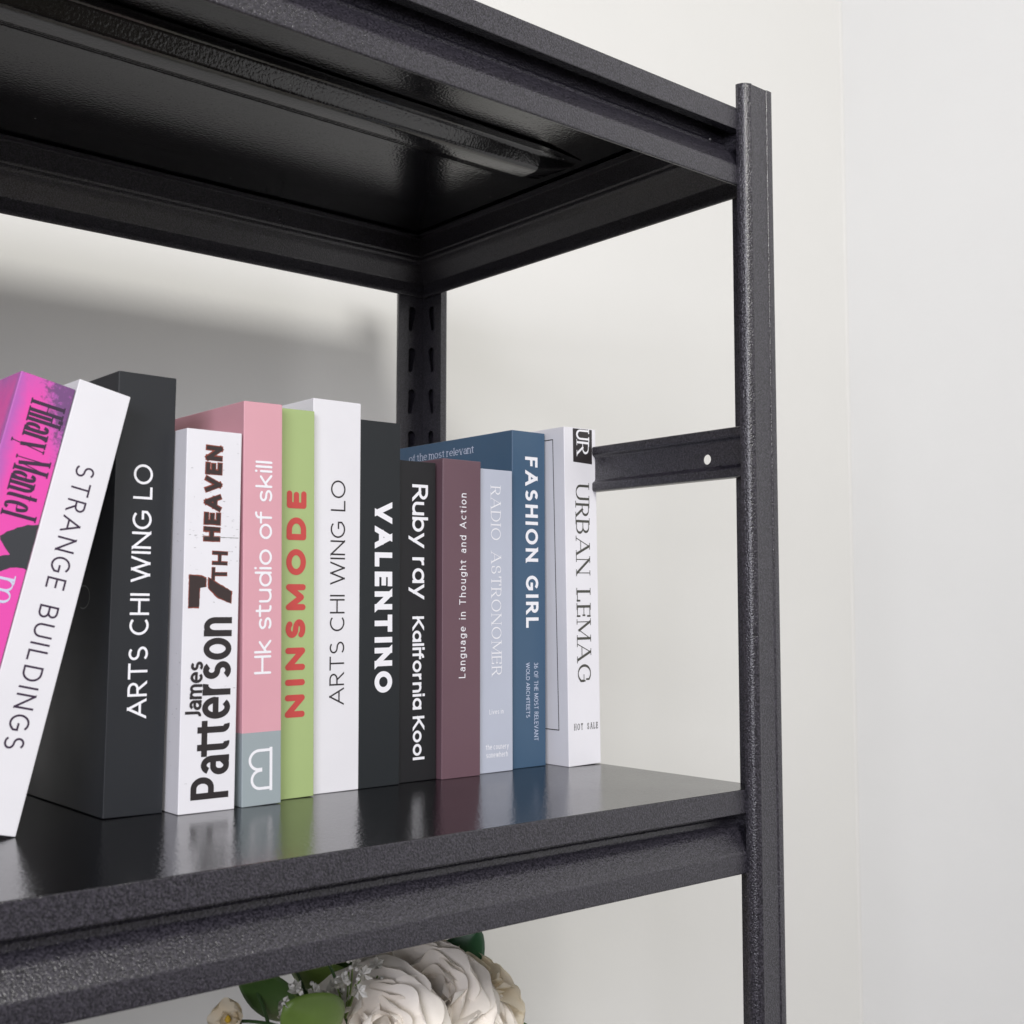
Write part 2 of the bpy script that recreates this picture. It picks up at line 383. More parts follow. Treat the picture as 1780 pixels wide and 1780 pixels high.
# soft plastered inner corner between the two walls
rc = .004; cp = [(XW - .0004 - rc + rc * math.sin(a), YW - .0004 - rc + rc * math.cos(a)) for a in [math.pi / 2 * k / 8 for k in range(9)]]
cp = [(XW + .002, YW + .002)] + [(XW - rc * 1.0, YW + .002)] + cp + [(XW + .002, YW - rc)]
nn = len(cp); v = [(x, y, ZF) for x, y in cp] + [(x, y, 1.7) for x, y in cp]
o = mobj('wall_corner', v, [(i, (i + 1) % nn, nn + (i + 1) % nn, nn + i) for i in range(nn)], M_WALL, smooth=True); setp(o, kind='structure')
v, f = box_vf(-3.2, XW + .12, -3.2, YW + .12, ZF - .1, ZF); o = mobj('floor', v, f, M_FLOOR); setp(o, kind='structure')

# ------------------------------------------------------------------ the rack
XR = .283 * U; YF = -.068 * U; YB = 3.34 * U; XL = -8.2 * U    # outer faces of the four uprights
FL = .30 * U; TH = .068 * U
rack = empty('shelving_rack', (0, 0, 0), label='charcoal hammered metal shelving rack with slotted uprights holding the row of books', cat='shelf')
Z0, Z1 = ZF, 3.995 * U
def upright(cx, cy, sx_, sy_, FX=FL):
    FY = FX
    """hollow L-shaped post; (cx,cy) outer corner, legs run in +sx_, +sy_"""
    def P(a, b): return (cx + sx_ * a, cy + sy_ * b)
    g = .0007
    outl = [(FX, TH), (FX, .0062), (FX - .0018, .0018), (FX - .0062, 0), (FX * .76, 0), (FX * .735, g), (FX * .24, g), (FX * .21, 0), (0, 0),
            (0, FY * .20), (g, FY * .24), (g, FY * .70), (0, FY * .74), (0, FY), (TH, FY)]
    path = fillet(outl, .0040, 6)
    def to3(p, t): return (*P(p[0], p[1]), min(t, 3.875 * U) if p[1] > .0125 else t)
    post = extrude_sheet('upright', path, -.0011 if sx_ * sy_ > 0 else -.0011, to3, Z0, Z1, M_POW, rack)
    # inner sheets with the keyhole slots
    pitch = .325 * U; slots = []
    z = Z1 - .057 * 0 - .715 * U + pitch * 1
    zs = []
    z = (3.24) * U
    while z < Z1 - .02: z += pitch
    z -= pitch
    while z > -2.6 * U: zs.append(z); z -= pitch
    def hole(u, zc):
        c = []
        for k in range(12): a = R(-30 + 240 * k / 11); c.append((u - .0008 + .0042 * math.cos(a), zc + .0065 + .0042 * math.sin(a)))
        for k in range(7): a = R(180 + 180 * k / 6); c.append((u + .0012 + .0022 * math.cos(a), zc - .0105 + .0022 * math.sin(a)))
        return c[::1]
    for leg in (0, 1):
        u0, u1 = TH, FX - .0012
        zt_ = Z1 if leg == 0 else 3.875 * U
        cont = [[(u0, Z0), (u1, Z0), (u1, zt_), (u0, zt_)]] + [hole((u0 + u1) / 2, q) for q in zs if q < zt_ - .012]
        if leg == 0: mw = Matrix(((sx_, 0, 0, cx), (0, 0, sy_, cy + sy_ * (TH - .0006)), (0, 1, 0, 0), (0, 0, 0, 1)))
        else: mw = Matrix(((0, 0, sx_, cx + sx_ * (TH - .0006)), (sy_, 0, 0, cy), (0, 1, 0, 0), (0, 0, 0, 1)))
        pl = curve_plate('slotted_face', cont, .0011, M_POW, post, mw)
        bm = bmesh.new(); bm.from_mesh(pl.data); bmesh.ops.recalc_face_normals(bm, faces=bm.faces); bm.to_mesh(pl.data); bm.free()
    return post
upright(XR, YF, -1, 1, .255 * U); upright(XR, YB, -1, -1); upright(XL, YF, 1, 1, .255 * U); upright(XL, YB, 1, -1)

xi0, xi1 = XL + TH, XR - TH          # inside run for the long beams
yi0, yi1 = YF + TH, YB - TH
BEAM = [(24, -3.2), (15.5, -3.2), (15.5, -20.0), (14.6, -21.2), (14.6, -24.6), (11.6, -26.2), (8.2, -29.0), (0.5, -40.2), (0, -41.6), (0, -54.5), (2.6, -54.5), (2.6, -51)]
def tier(zt, detail=True):
    path = fillet([(a * MM, b * MM) for a, b in BEAM], .0018, 4)
    e = .0004
    extrude_sheet('beam', path, .0011, lambda p, t: (t, yi0 + p[0], zt + p[1]), xi0 + e, xi1 - e, M_POW, rack)
    extrude_sheet('beam', path, .0011, lambda p, t: (t, yi1 - p[0], zt + p[1]), xi0 + e, xi1 - e, M_POW, rack)
    ya, yb = yi0 + .0022, yi1 - .0022
    extrude_sheet('side_beam', path, .0011, lambda p, t: (xi1 - p[0], t, zt + p[1]), ya, yb, M_POW, rack)
    extrude_sheet('side_beam', path, .0011, lambda p, t: (xi0 + p[0], t, zt + p[1]), ya, yb, M_POW, rack)
    # pressed steel shelf: top sheet plus a folded lip all round
    g = .0006; x0, x1, y0, y1 = xi0 + g, xi1 - g, yi0 - .0002, yi1 - g
    sh = mobj('shelf_panel', *panel_vf(x0, x1, y0, y1, zt), M_POW, rack)
    sh.data.materials.append(M_TOP)
    for p in sh.data.polygons:
        if abs(p.normal.z) > .9: p.material_index = 1
    bevel_obj(sh, .0022, 4, 40)
    for yc in ((.40 * 3.27) * U,):
        hat = [(y * MM, z * MM) for y, z in [(132, -1.2), (140, -1.2), (143, -3), (147, -13), (150, -14), (166, -14), (170, -9), (180, -8.2), (184, -5), (190, -4.5), (196, -1.2), (206, -1.2)]]
        ht = fillet(hat, .002, 3)
        xe = xi1 - .075
        extrude_sheet('stiffening_rib', ht, -.001, lambda p, t: (t, p[0], zt - .0016 + p[1]), xi0 + .03, xe, M_TOP, sh)
        extrude_sheet('rib_end', ht, -.001, lambda p, t: (t, p[0] if t == xe else .169 + (p[0] - .169) * .8, zt - .0016 + p[1] * (1 if t == xe else .12)), xe, xi1 - .036, M_TOP, sh)
def panel_vf(x0, x1, y0, y1, zt):
    """open tray upside down: outer shell with lip and 1.2 mm sheet"""
    t = .0014; d = .0156; r = .0075
    ring = []
    for (ix, z) in ((0, zt), (0, zt - d), (r, zt - d), (r, zt - d + t), (t, zt - d + t), (t, zt - t)):
        ring.append([(x0 + ix, y0 + ix, z), (x1 - ix, y0 + ix, z), (x1 - ix, y1 - ix, z), (x0 + ix, y1 - ix, z)])
    v = [p for rg in ring for p in rg]; f = [(0, 1, 2, 3)]
    for k in range(5):
        for i in range(4):
            j = (i + 1) % 4
            f.append((k * 4 + j, k * 4 + i, (k + 1) * 4 + i, (k + 1) * 4 + j))
    f.append((20, 23, 22, 21))
    return v, f
for zt in (0.0, 3.86 * U, -3.86 * U, -7.72 * U): tier(zt)
# side braces between the front and the rear upright, half way between the shelves
BR = [(9.5, -2.5), (9.5, 0), (1.2, 0), (0, -1), (0, -6.6), (3.2, -8.6), (3.2, -26.4), (0, -28.4), (0, -34), (1.2, -35), (9.5, -35), (9.5, -32.5)]
for zc in (2.037, -5.4):
    for side, xx in ((1, xi1), (-1, xi0)):
        pth = fillet([(8.2 * MM - a * MM if False else a * MM, b * MM) for a, b in BR], .0013, 3)
        br = extrude_sheet('side_brace', [(p.x, p.y) for p in pth], .001, lambda p, t, xx=xx, side=side: (xx - side * (.0098 - p[0]) , t, zc * U + p[1]), yi0 + .001, yi1 - .001, M_POW, rack)
        if zc > 0 and side == 1:
            # round hole punched through the web: boolean with a small pin that is removed afterwards
            pv = [];
            for sx2 in (-.02, .02):
                for k in range(20): a = 2 * math.pi * k / 20; pv.append((xi1 + sx2, .358 * U + .0036 * math.cos(a), 1.868 * U + .0036 * math.sin(a)))
            pf = [tuple(range(19, -1, -1)), tuple(range(20, 40))] + [(k, (k + 1) % 20, 20 + (k + 1) % 20, 20 + k) for k in range(20)]
            pin = mobj('pin', pv, pf, M_POW)
            bo = br.modifiers.new('hole', 'BOOLEAN'); bo.operation = 'DIFFERENCE'; bo.object = pin; bo.solver = 'EXACT'
            dg = bpy.context.evaluated_depsgraph_get(); dg.update()
            me = bpy.data.meshes.new_from_object(br.evaluated_get(dg)); br.modifiers.clear(); br.data = me
            bpy.data.objects.remove(pin)
# bright zinc beads added for the light showing through small gaps in the beams
M_ZINC = mat_new('gap_glint_zinc', (.55, .55, .56), .35, .5, 1.0)[0]
def gap_glint(x, y, z, axis, r=.0022):
    v = []; f = []
    for j, (rr, hh) in enumerate(((r, 0), (r * .85, .0007), (r * .4, .0011))):
        for k in range(10):
            a = 2 * math.pi * k / 10; c_, s_ = rr * math.cos(a), rr * math.sin(a)
            v.append((c_, -hh, s_) if axis == 'y' else (-hh, c_, s_))
    for j in range(2):
        for k in range(10): f.append((j * 10 + k, j * 10 + (k + 1) % 10, (j + 1) * 10 + (k + 1) % 10, (j + 1) * 10 + k))
    f.append(tuple(range(20, 30)))
    mobj('gap_glint', v, f, M_ZINC, rack, loc=(x, y, z))
gap_glint(-.006, yi0 + .0155, 3.69 * U, 'y', .0012)
gap_glint(-.45 * U, yi1 - .0095, 3.80 * U, 'y', .0010)

# ------------------------------------------------------------------ books
def pink_block(nt, b, tc, hs):
    sp = nd(nt, 'ShaderNodeSeparateXYZ'); nt.links.new(tc.outputs['Object'], sp.inputs[0])
    lt = nd(nt, 'ShaderNodeMath', operation='LESS_THAN'); lt.inputs[1].default_value = .044; nt.links.new(sp.outputs['Z'], lt.inputs[0])
    mx = nd(nt, 'ShaderNodeMix', data_type='RGBA'); nt.links.new(lt.outputs[0], mx.inputs['Factor'])
    nt.links.new(hs.outputs['Color'], mx.inputs[6]); mx.inputs[7].default_value = (.30, .35, .37, 1)
    nt.links.new(mx.outputs[2], b.inputs['Base Color'])
def magenta_print(nt, b, tc, hs):
    # printed watercolour: violet wash along the edges, dark splatter at the top corner of the spine
    n1 = nd(nt, 'ShaderNodeTexNoise', Scale=26.0, Detail=5.0, Roughness=.65); n2 = nd(nt, 'ShaderNodeTexNoise', Scale=330.0, Detail=4.0, Roughness=.7)
    for n in (n1, n2): nt.links.new(tc.outputs['Object'], n.inputs['Vector'])
    sp = nd(nt, 'ShaderNodeSeparateXYZ'); nt.links.new(tc.outputs['Object'], sp.inputs[0])
    def ma(op, a, bb, c=None):
        n = nd(nt, 'ShaderNodeMath', operation=op)
        for i, q in enumerate((a, bb, c)):
            if q is None: continue
            if isinstance(q, (int, float)): n.inputs[i].default_value = q
            else: nt.links.new(q, n.inputs[i])
        return n.outputs[0]
    def mrng(val, a, bb, c, d):
        n = nd(nt, 'ShaderNodeMapRange'); n.inputs['From Min'].default_value = a; n.inputs['From Max'].default_value = bb
        n.inputs['To Min'].default_value = c; n.inputs['To Max'].default_value = d; nt.links.new(val, n.inputs['Value']); return n.outputs['Result']
    x, y, z = sp.outputs['X'], sp.outputs['Y'], sp.outputs['Z']
    edge = mrng(ma('ADD', x, y), 0, .011, 1, 0)                        # wash at the spine's left fold
    top = mrng(z, .222, .25, 0, 1)
    corner = mrng(ma('ADD', mrng(z, .19, .245, 0, .7), mrng(x, .008, .030, 0, .62)), .5, 1.1, 0, 1)
    wash = ma('MAXIMUM', ma('MAXIMUM', edge, ma('MULTIPLY', top, .85)), corner)
    wash = mrng(ma('ADD', wash, ma('MULTIPLY_ADD', n1.outputs['Fac'], 1.3, -.65)), .25, .85, 0, 1)
    mx = nd(nt, 'ShaderNodeMix', data_type='RGBA'); nt.links.new(wash, mx.inputs['Factor'])
    mx.inputs[6].default_value = (.74, .075, .40, 1); mx.inputs[7].default_value = (.44, .11, .43, 1)
    sp2 = ma('MULTIPLY', mrng(ma('ADD', ma('MULTIPLY', corner, .45), n2.outputs['Fac']), .72, .88, 0, 1), .8)
    m2 = nd(nt, 'ShaderNodeMix', data_type='RGBA'); nt.links.new(sp2, m2.inputs['Factor'])
    nt.links.new(mx.outputs[2], m2.inputs[6]); m2.inputs[7].default_value = (.10, .06, .14, 1)
    nt.links.new(m2.outputs[2], b.inputs['Base Color'])

P_BLACK = paper('charcoal_cover', (.012, .014, .018), .5, .05)
P_BLK2 = paper('green_black_cover', (.009, .012, .015), .5); P_BLK3 = paper('black_cover', (.008, .008, .010), .48)
P_WHITE = paper('white_cover', (.72, .715, .75), .45); P_WHITE2 = paper('cool_white_cover', (.73, .725, .765), .45)
P_PINK = paper('pink_cover_grey_foot', (.64, .33, .385), .42, extra=pink_block)
P_GREEN = paper('sage_green_cover', (.35, .45, .19), .45)
P_PLUM = paper('dusty_plum_cover', (.135, .075, .095), .42); P_RADIO = paper('pale_blue_grey_cover', (.46, .49, .58), .42)
P_BLUE = paper('steel_blue_cover', (.045, .095, .165), .40); P_MAG = paper('magenta_cover', (.74, .075, .40), .36, extra=magenta_print)

DEP = 1.46 * U
def book(mat, xl, y0, t, h, tilt, label, dep=DEP):
    """spine faces -y; xl, y0, t, h in layout units; tilt in degrees, a book leans right on its lower right corner, left on its lower left"""
    t *= U; h *= U; ti = R(tilt)
    if tilt > 2:
        px = (xl) * U + t
        loc = (px - t * math.cos(ti), y0 * U, t * math.sin(ti))
        loc = (loc[0], loc[1], loc[2] + .0001)
    elif tilt > 0: loc = (xl * U, y0 * U, t * math.sin(ti))
    else: loc = (xl * U, y0 * U, 0)
    b = empty('book', loc, (0, ti, 0), label, 'book')
    th = .0024
    # cover wraps the spine and both boards
    o = [(0, 0), (t, 0), (t, dep), (t - th, dep), (t - th, th), (th, th), (th, dep), (0, dep)]
    v = [(x, y, 0) for x, y in o] + [(x, y, h) for x, y in o]; n = 8
    f = [(i, (i + 1) % n, n + (i + 1) % n, n + i) for i in range(n)]
    for k, flip in ((0, True), (n, False)):
        for q in ((0, 1, 4, 5), (1, 2, 3, 4), (0, 5, 6, 7)):
            q = tuple(k + i for i in q); f.append(q[::-1] if flip else q)
    cv = mobj('cover', v, f, mat, b); bevel_obj(cv, .00055, 3)
    box('page_block', th, t - th, th, dep - .003, .0012 if h > .1 else 0, h - .0012, M_PAGE, b)
    return b
B = {}
B['hil'] = book(P_MAG, -4.04 + .018, 1.1565, .252, 2.045, 13.3, 'magenta book with violet wash and dark lettering, leaning at the far left end')
B['strange'] = book(P_WHITE, -3.506 - .252, 1.1565, .252, 2.04, 13.3, 'white book with thin plum capitals leaning against the thick charcoal book')
B['arts'] = book(P_BLACK, -3.047, 1.339, .298, 2.139, .67, 'thick charcoal book with thin white capitals, upright, tallest, behind the leaning white book')
B['h7'] = book(P_WHITE2, -2.725, 1.22, .299, 1.877, .18, 'short white book with big dark condensed name and rusty stencil title')
B['pink'] = book(P_PINK, -2.383, 1.226, .222, 2.048, -.73, 'pink book with grey foot and white lowercase lettering')
B['green'] = book(P_GREEN, -2.156, 1.314, .241, 2.05, -.69, 'sage green book with rounded bold red capitals')
B['artsw'] = book(P_WHITE, -1.908, 1.366, .308, 2.136, -.23, 'tall white book with thin dark capitals between the green and the charcoal book')
B['val'] = book(P_BLK2, -1.594, 1.373, .272, 2.05, -.3, 'green-black book with widely spaced bold white capitals')
B['ruby'] = book(P_BLK3, -1.315, 1.408, .278, 1.847, -.44, 'shorter black book with white rounded lowercase lettering, left of the plum book')
B['lang'] = book(P_PLUM, -1.025, 1.371, .288, 1.877, -.05, 'dusty plum book with small white lettering along its spine')
B['radio'] = book(P_RADIO, -.726, 1.415, .282, 1.843, -.23, 'pale blue-grey book with thin white serif capitals')
B['fash'] = book(P_BLUE, -.410, 1.458, .277, 2.113, -.14, 'steel blue book with bold white capitals and small print below')
B['urb'] = book(P_WHITE2, -.079, 1.302, .28, 2.146, -.98, 'white book with dark serif capitals and a black block on top, rightmost of the row')

def T(k, *a, **kw): return lettering('lettering', *a, parent=B[k], **kw)
LFT, RGT = (-1, 0), (1, 0)
def L(k, text, A, Bp, h, hw, mat, d, **kw):
    e = (Vector(Bp) - Vector(A)).normalized()
    up = Vector((-e.y, e.x)) * h
    return lettering('lettering', text, A, Bp, up, hw, mat, B[k], **kw)
L('arts', 'ARTS CHI WING LO', (23.7, 55.5), (22.7, 203.1), 11.7, .72, I_WHITE, 'BT', gap=.13, space=.44)
L('artsw', 'ARTS CHI WING LO', (25.0, 56.1), (25.0, 203.2), 11.2, .52, I_BLACK, 'BT', gap=.15, space=.46)
# stencil title: rust outline with dark core
for hw, mt, z in ((1.75, I_BROWN, .12), (1.15, I_DK, .32)):
    g = hw - 1.75
    L('h7', 'HEAVEN', (22.9 + g, 158.4 - g), (23.4 + g, 216.3 + g), 11.3 + 2 * g, hw, mt, 'BT', gap=.07 - g * .16, z=z, jitter=.16)
for hw, mt, z in ((1.25, I_BROWN, .12), (.8, I_DK, .32)):
    g = hw - 1.25
    L('h7', 'TH', (27.9 + g, 135.2 - g), (28.1 + g, 153.1 + g), 10.4 + 2 * g, hw, mt, 'BT', gap=.12 - g * .16, z=z, jitter=.12)
def shape(k, pts, mat, z=.15, plane='front', name='printed_shape'):
    return flat_mesh(name, [([Vector(p) for p in pts], 0)], (0, 0), (1, 0), (0, 1), mat, B[k], plane, z)
def shapes(k, polys, mat, z=.15, plane='front', name='printed_shape'):
    return flat_mesh(name, [([Vector(p) for p in pl], i) for i, pl in enumerate(polys)], (0, 0), (1, 0), (0, 1), mat, B[k], plane, z)
def inset(pl, d):
    c = sum((Vector(p) for p in pl), Vector((0, 0))) / len(pl)
    return [Vector(p) + (c - Vector(p)).normalized() * d for p in pl]
def rough(pl, rr, amp=.28, step=1.1):
    out = []
    for i in range(len(pl)):
        a = Vector(pl[i]); b = Vector(pl[(i + 1) % len(pl)]); n = max(1, int((b - a).length / step))
        for q in range(n): out.append(a.lerp(b, q / n) + Vector((rr.uniform(-amp, amp), rr.uniform(-amp, amp))))
    return out
rr = random.Random(4)
seven = [[(3.3, 118.6), (10.3, 118.6), (10.3, 133.0), (13.2, 134.0), (12.4, 137.6), (3.3, 139.6)],
         [(13.9, 138.4), (14.3, 132.6), (20.5, 128.6), (30.2, 121.6), (30.6, 129.0), (22.0, 133.6)]]
# the 7, read from below: foot of the bar at the left, the leg sweeping to the right
seven = [[(3.2, 119.0), (10.2, 119.0), (10.6, 131.2), (14.6, 131.6), (14.6, 137.2), (11.4, 138.6), (3.2, 138.9)],
         [(15.4, 137.6), (15.4, 131.0), (21.5, 125.2), (31.0, 121.6), (31.4, 129.2), (24.0, 133.2)]]
shapes('h7', [rough(p, rr, .14) for p in seven], I_BROWN, .12); shapes('h7', [rough(inset(p, .75), rr, .12) for p in seven], I_DK, .30)
L('h7', 'Patterson', (31.6, 7.6), (31.6, 113.8), 24.2, 1.85, I_BLACK, 'BT', gap=.035)
L('h7', 'James', (12.9, 54.4), (13.5, 87.8), 10.2, .82, I_BLACK, 'BT', gap=.06, z=.36)
# printed scratches and specks
sk = []
for i in range(70):
    x = rr.uniform(1.5, 34); z = rr.choice([rr.uniform(4, 222), rr.uniform(140, 220), rr.uniform(155, 175)]); l = rr.uniform(.3, 1.6); w = rr.uniform(.05, .18)
    sk.append([(x, z), (x + l, z + rr.uniform(-.25, .25)), (x + l, z + w), (x, z + w)])
px = 11
while px < 34.5:
    n_ = px + rr.uniform(1, 2.2); sk.append([(px, 161.2 + rr.uniform(-.15, .15)), (min(n_, 34.8), 161.2 + rr.uniform(-.15, .15)), (min(n_, 34.8), 161.55), (px, 161.5)]); px = n_
setp(shapes('h7', sk, I_MID, .11, name='printed_specks'), kind='stuff')
sk = [[(y, z), (y + l, z), (y + l, z + .18), (y, z + .18)] for y, z, l in [(rr.uniform(1, 40), rr.uniform(5, 220), rr.uniform(.3, 1.8)) for _ in range(60)]]
setp(shapes('h7', sk, I_MID, .11, plane='side', name='printed_specks'), kind='stuff')

L('pink', 'Hk studio of skill', (19.4, 78.9), (19.6, 209.4), 11.8, .74, I_WHITE, 'BT', gap=.11, space=.42, rnd=True)
# B emblem, turned about, drawn in outline
em = [(20.2, 33.4), (20.2, 9.6), (13.6, 9.6)]
def outline_stroke(pts, hw, closed=False):
    return stroke_polys(pts, lambda d: hw, closed, hw, [], False)
bowl1 = [(19.0, 34.0), (19.0, 9.8)]
st = [outline_stroke([(19.5, 33.6), (19.5, 9.4)], .95),
      outline_stroke([(20.3, 33.0), (11.6, 33.0)] + E(11.4, 27.3, 6.2, 5.7, 90, 262) + [(13.6, 21.7)], .85),
      outline_stroke([(20.3, 10.2), (12.4, 10.2)] + E(12.2, 15.6, 5.6, 5.4, 270, 98) + [(13.6, 21.1)], .85)]
flat_mesh('emblem', [(p, i * 3) for i, s in enumerate(st) for p in s], (0, 0), (1, 0), (0, 1), I_WHITE, B['pink'], 'front', .15)
L('green', 'NINSMODE', (22.0, 50.3), (22.9, 193.5), 14.3, 1.95, I_RED, 'BT', gap=.40, rnd=True)
L('val', 'VALENTINO', (11.6, 190.2), (12.0, 62.3), 14.3, 1.85, I_WHITE, 'TB', gap=.24)
L('ruby', 'Ruby rɑy', (12.7, 205.3), (12.8, 125.4), 13.6, 1.05, I_WHITE, 'TB', gap=.09, space=.42)
L('ruby', 'Kɑliforniɑ Kool', (12.9, 113.2), (13.2, 14.7), 9.9, .9, I_WHITE, 'TB', gap=.10, space=.36)
L('lang', 'Language in Thought and Action', (20.6, 69.6), (21.2, 201.2), 5.9, .34, I_WHITE, 'BT', gap=.26, space=.6)
L('radio', 'RADIO  ASTRONOMER', (12.7, 208.5), (13.5, 70.0), 9.7, .48, I_WHITE, 'TB', gap=.20, space=.34, serif=True, thin=.45)
L('radio', 'Lives in', (11.4, 42.0), (24.7, 42.0), 3.5, .22, I_WHITE, 'H', gap=.14, space=.3)
L('radio', 'the counery', (8.0, 16.7), (29.6, 16.4), 4.0, .23, I_WHITE, 'H', gap=.12, space=.25)
L('radio', 'sonewherh', (8.4, 10.9), (28.8, 10.7), 4.0, .23, I_WHITE, 'H', gap=.12)
L('fash', 'FASHION GIRL', (12.8, 234.2), (13.4, 104.2), 12.6, 1.25, I_WHITE, 'TB', gap=.24, space=.6)
L('fash', '36 OF THE MOST RELEVANT', (21.3, 77.9), (21.3, 19.4), 4.1, .20, I_PALE, 'TB', gap=.13, space=.34)
L('fash', 'WOLD ARCHITEETS', (13.3, 78.0), (13.3, 37.0), 3.7, .20, I_PALE, 'TB', gap=.13, space=.34)
lettering('lettering', 'of the most relevant', (133, 240.4), (46, 240.4), (0, 6.2), .38, I_PALE, B['fash'], plane='side', gap=.14, space=.30, serif=True, thin=.5)
L('urb', 'URBAN LEMAG', (10.8, 213.7), (9.9, 62.5), 14.8, .95, I_GREY, 'TB', gap=.17, space=.66, serif=True, thin=.34)
shape('urb', [(9.2, 231.0), (29.2, 230.0), (29.6, 256.9), (9.2, 256.9)], I_BLACK, .12)
L('urb', 'R', (12.9, 247.2), (12.8, 237.0), 13.3, .85, I_WHITE, 'TB', serif=True, thin=.4, z=.25)
# the U is cut off by the top edge
flat_mesh('lettering', [(p, i) for i, p in enumerate(stroke_polys([(26, 255.6), (17, 255.6)] + [(q[0], q[1]) for q in E(17, 252.4, 3.6, 3.2, 90, 270)] + [(26, 249.2)], lambda d: .75 if abs(d.y) < .5 else .9, False, .5, [], False))]
          + [([Vector((25.4, 253.5)), Vector((26.4, 253.5)), Vector((26.4, 256.9)), Vector((25.4, 256.9))], 50), ([Vector((25.4, 247.4)), Vector((26.4, 247.4)), Vector((26.4, 251)), Vector((25.4, 251))], 50)],
          (0, 0), (1, 0), (0, 1), I_WHITE, B['urb'], 'front', .25)
L('urb', 'HOT SALE', (5.8, 26.9), (30.6, 26.6), 4.9, .26, I_GREY, 'H', gap=.24, space=.7, serif=True, thin=.6)
shapes('urb', [[(10.2, 27), (10.9, 27), (13.1, 248.7), (12.4, 248.7)], [(10.2, 26.5), (120, 26.5), (120, 27.2), (10.2, 27.2)], [(12.4, 248.3), (120, 248.3), (120, 249.0), (12.4, 249.0)], [(119.4, 27.2), (120, 27.2), (120, 248.3), (119.4, 248.3)]], I_BLACK, .12, plane='side', name='cover_frame_line')
L('strange', 'STRANGE BUILDINGS', (10.7, 198.9), (11.5, 43.7), 10.5, .52, I_PLUM, 'TB', gap=.28, space=.62)
L('hil', 'Hilary Mantel', (9.0, 232.6), (9.4, 169), 18.8, .95, I_PLUM, 'TB', gap=.035, space=.16, serif=True, thin=.25)
# dark bird-like silhouette and the pale initial printed below the name
bird = [(12.4, 156.9), (15.2, 160.2), (19.8, 163.7), (24.6, 166.4), (30.1, 168.1), (30.1, 143.3), (26.4, 143.4), (21.8, 142.2), (17.2, 139.2), (11, 138.0), (12, 144.5), (15.0, 146.6), (17.1, 147.9), (19.8, 148.6), (15.4, 152.7), (13.2, 155.3)]
def tri_fan(pl):
    from mathutils.geometry import tessellate_polygon
    return [[pl[i] for i in t] for t in tessellate_polygon([[Vector((p[0], p[1], 0)) for p in pl]])]
o = flat_mesh('printed_shape', [([Vector(p) for p in t], 0) for t in tri_fan(rough(bird, rr, .2, 1.5))], (0, 0), (1, 0), (0, 1), ink('slate_black_ink', (.035, .038, .045)), B['hil'], 'front', .14)
L('hil', 'm', (14.0, 136.5), (14.4, 123), 16.5, .7, I_PALE, 'TB', gap=.1, serif=True, thin=.35)
# large pale open ring printed on the black cover
ring = stroke_polys(E(39, 125.5, 8.5, 6.6, -115, 115), lambda d: .45, False, .4, [], False)
flat_mesh('lettering', [(p, 0) for p in stroke_polys([(y, z) for y, z in E(40.5, 125.3, 9.5, 6.8, 65, 295)], lambda d: .42, False, .4, [], False)], (0, 0), (1, 0), (0, 1), I_SILVER, B['arts'], 'side', .15)

# ------------------------------------------------------------------ bouquet on the shelf below
def leafy(name, base, rough=.5, sss=.0, vein=.0, tr=0):
    mt, nt, b = mat_new(name, base, rough, .35)
    tc = nd(nt, 'ShaderNodeTexCoord'); n1 = nd(nt, 'ShaderNodeTexNoise', Scale=60.0, Detail=4.0); nt.links.new(tc.outputs['Object'], n1.inputs['Vector'])
    hs = nd(nt, 'ShaderNodeHueSaturation'); hs.inputs['Color'].default_value = (*base, 1)
    mr = nd(nt, 'ShaderNodeMapRange'); mr.inputs['To Min'].default_value = .82; mr.inputs['To Max'].default_value = 1.18
    nt.links.new(n1.outputs['Fac'], mr.inputs['Value']); nt.links.new(mr.outputs['Result'], hs.inputs['Value']); nt.links.new(hs.outputs['Color'], b.inputs['Base Color'])
    bp = nd(nt, 'ShaderNodeBump', Strength=.25, Distance=.0004)
    n2 = nd(nt, 'ShaderNodeTexNoise', Scale=300.0, Detail=3.0); nt.links.new(tc.outputs['Object'], n2.inputs['Vector'])
    nt.links.new(n2.outputs['Fac'], bp.inputs['Height']); nt.links.new(bp.outputs['Normal'], b.inputs['Normal'])
    if tr:
        t = nd(nt, 'ShaderNodeBsdfTranslucent'); t.inputs['Color'].default_value = (*base, 1)
        mx = nd(nt, 'ShaderNodeMixShader'); mx.inputs[0].default_value = tr
        nt.links.new(b.outputs[0], mx.inputs[1]); nt.links.new(t.outputs[0], mx.inputs[2])
        nt.links.new(mx.outputs[0], nt.nodes['Material Output'].inputs['Surface'])
    return mt
M_PET = leafy('ivory_petal', (.97, .92, .85), .5, tr=.22); M_PET2 = leafy('cream_petal', (.92, .84, .68), .5, tr=.35)
M_LEAF = leafy('fresh_green_leaf', (.17, .27, .06), .4, tr=.2); M_LEAF2 = leafy('dark_green_leaf', (.07, .15, .035), .4, tr=.15); M_LEAF3 = leafy('blue_green_leaf', (.04, .14, .06), .38)
M_STEM = leafy('green_stem', (.04, .09, .025), .5); M_FIL = leafy('filler_white', (.85, .84, .80), .6); M_YEL = leafy('stamen_yellow', (.6, .38, .03), .6)
def px3(x, y, yy):
    yy -= .40
    r = rt * ((x - 890) / 2123) + upv * ((890 - y) / 2123) + fwd
    o = Vector((-5.36850645, -4.35191769, 1.0)); t = (yy - o.y) / r.y
    return (o + r * t) * U
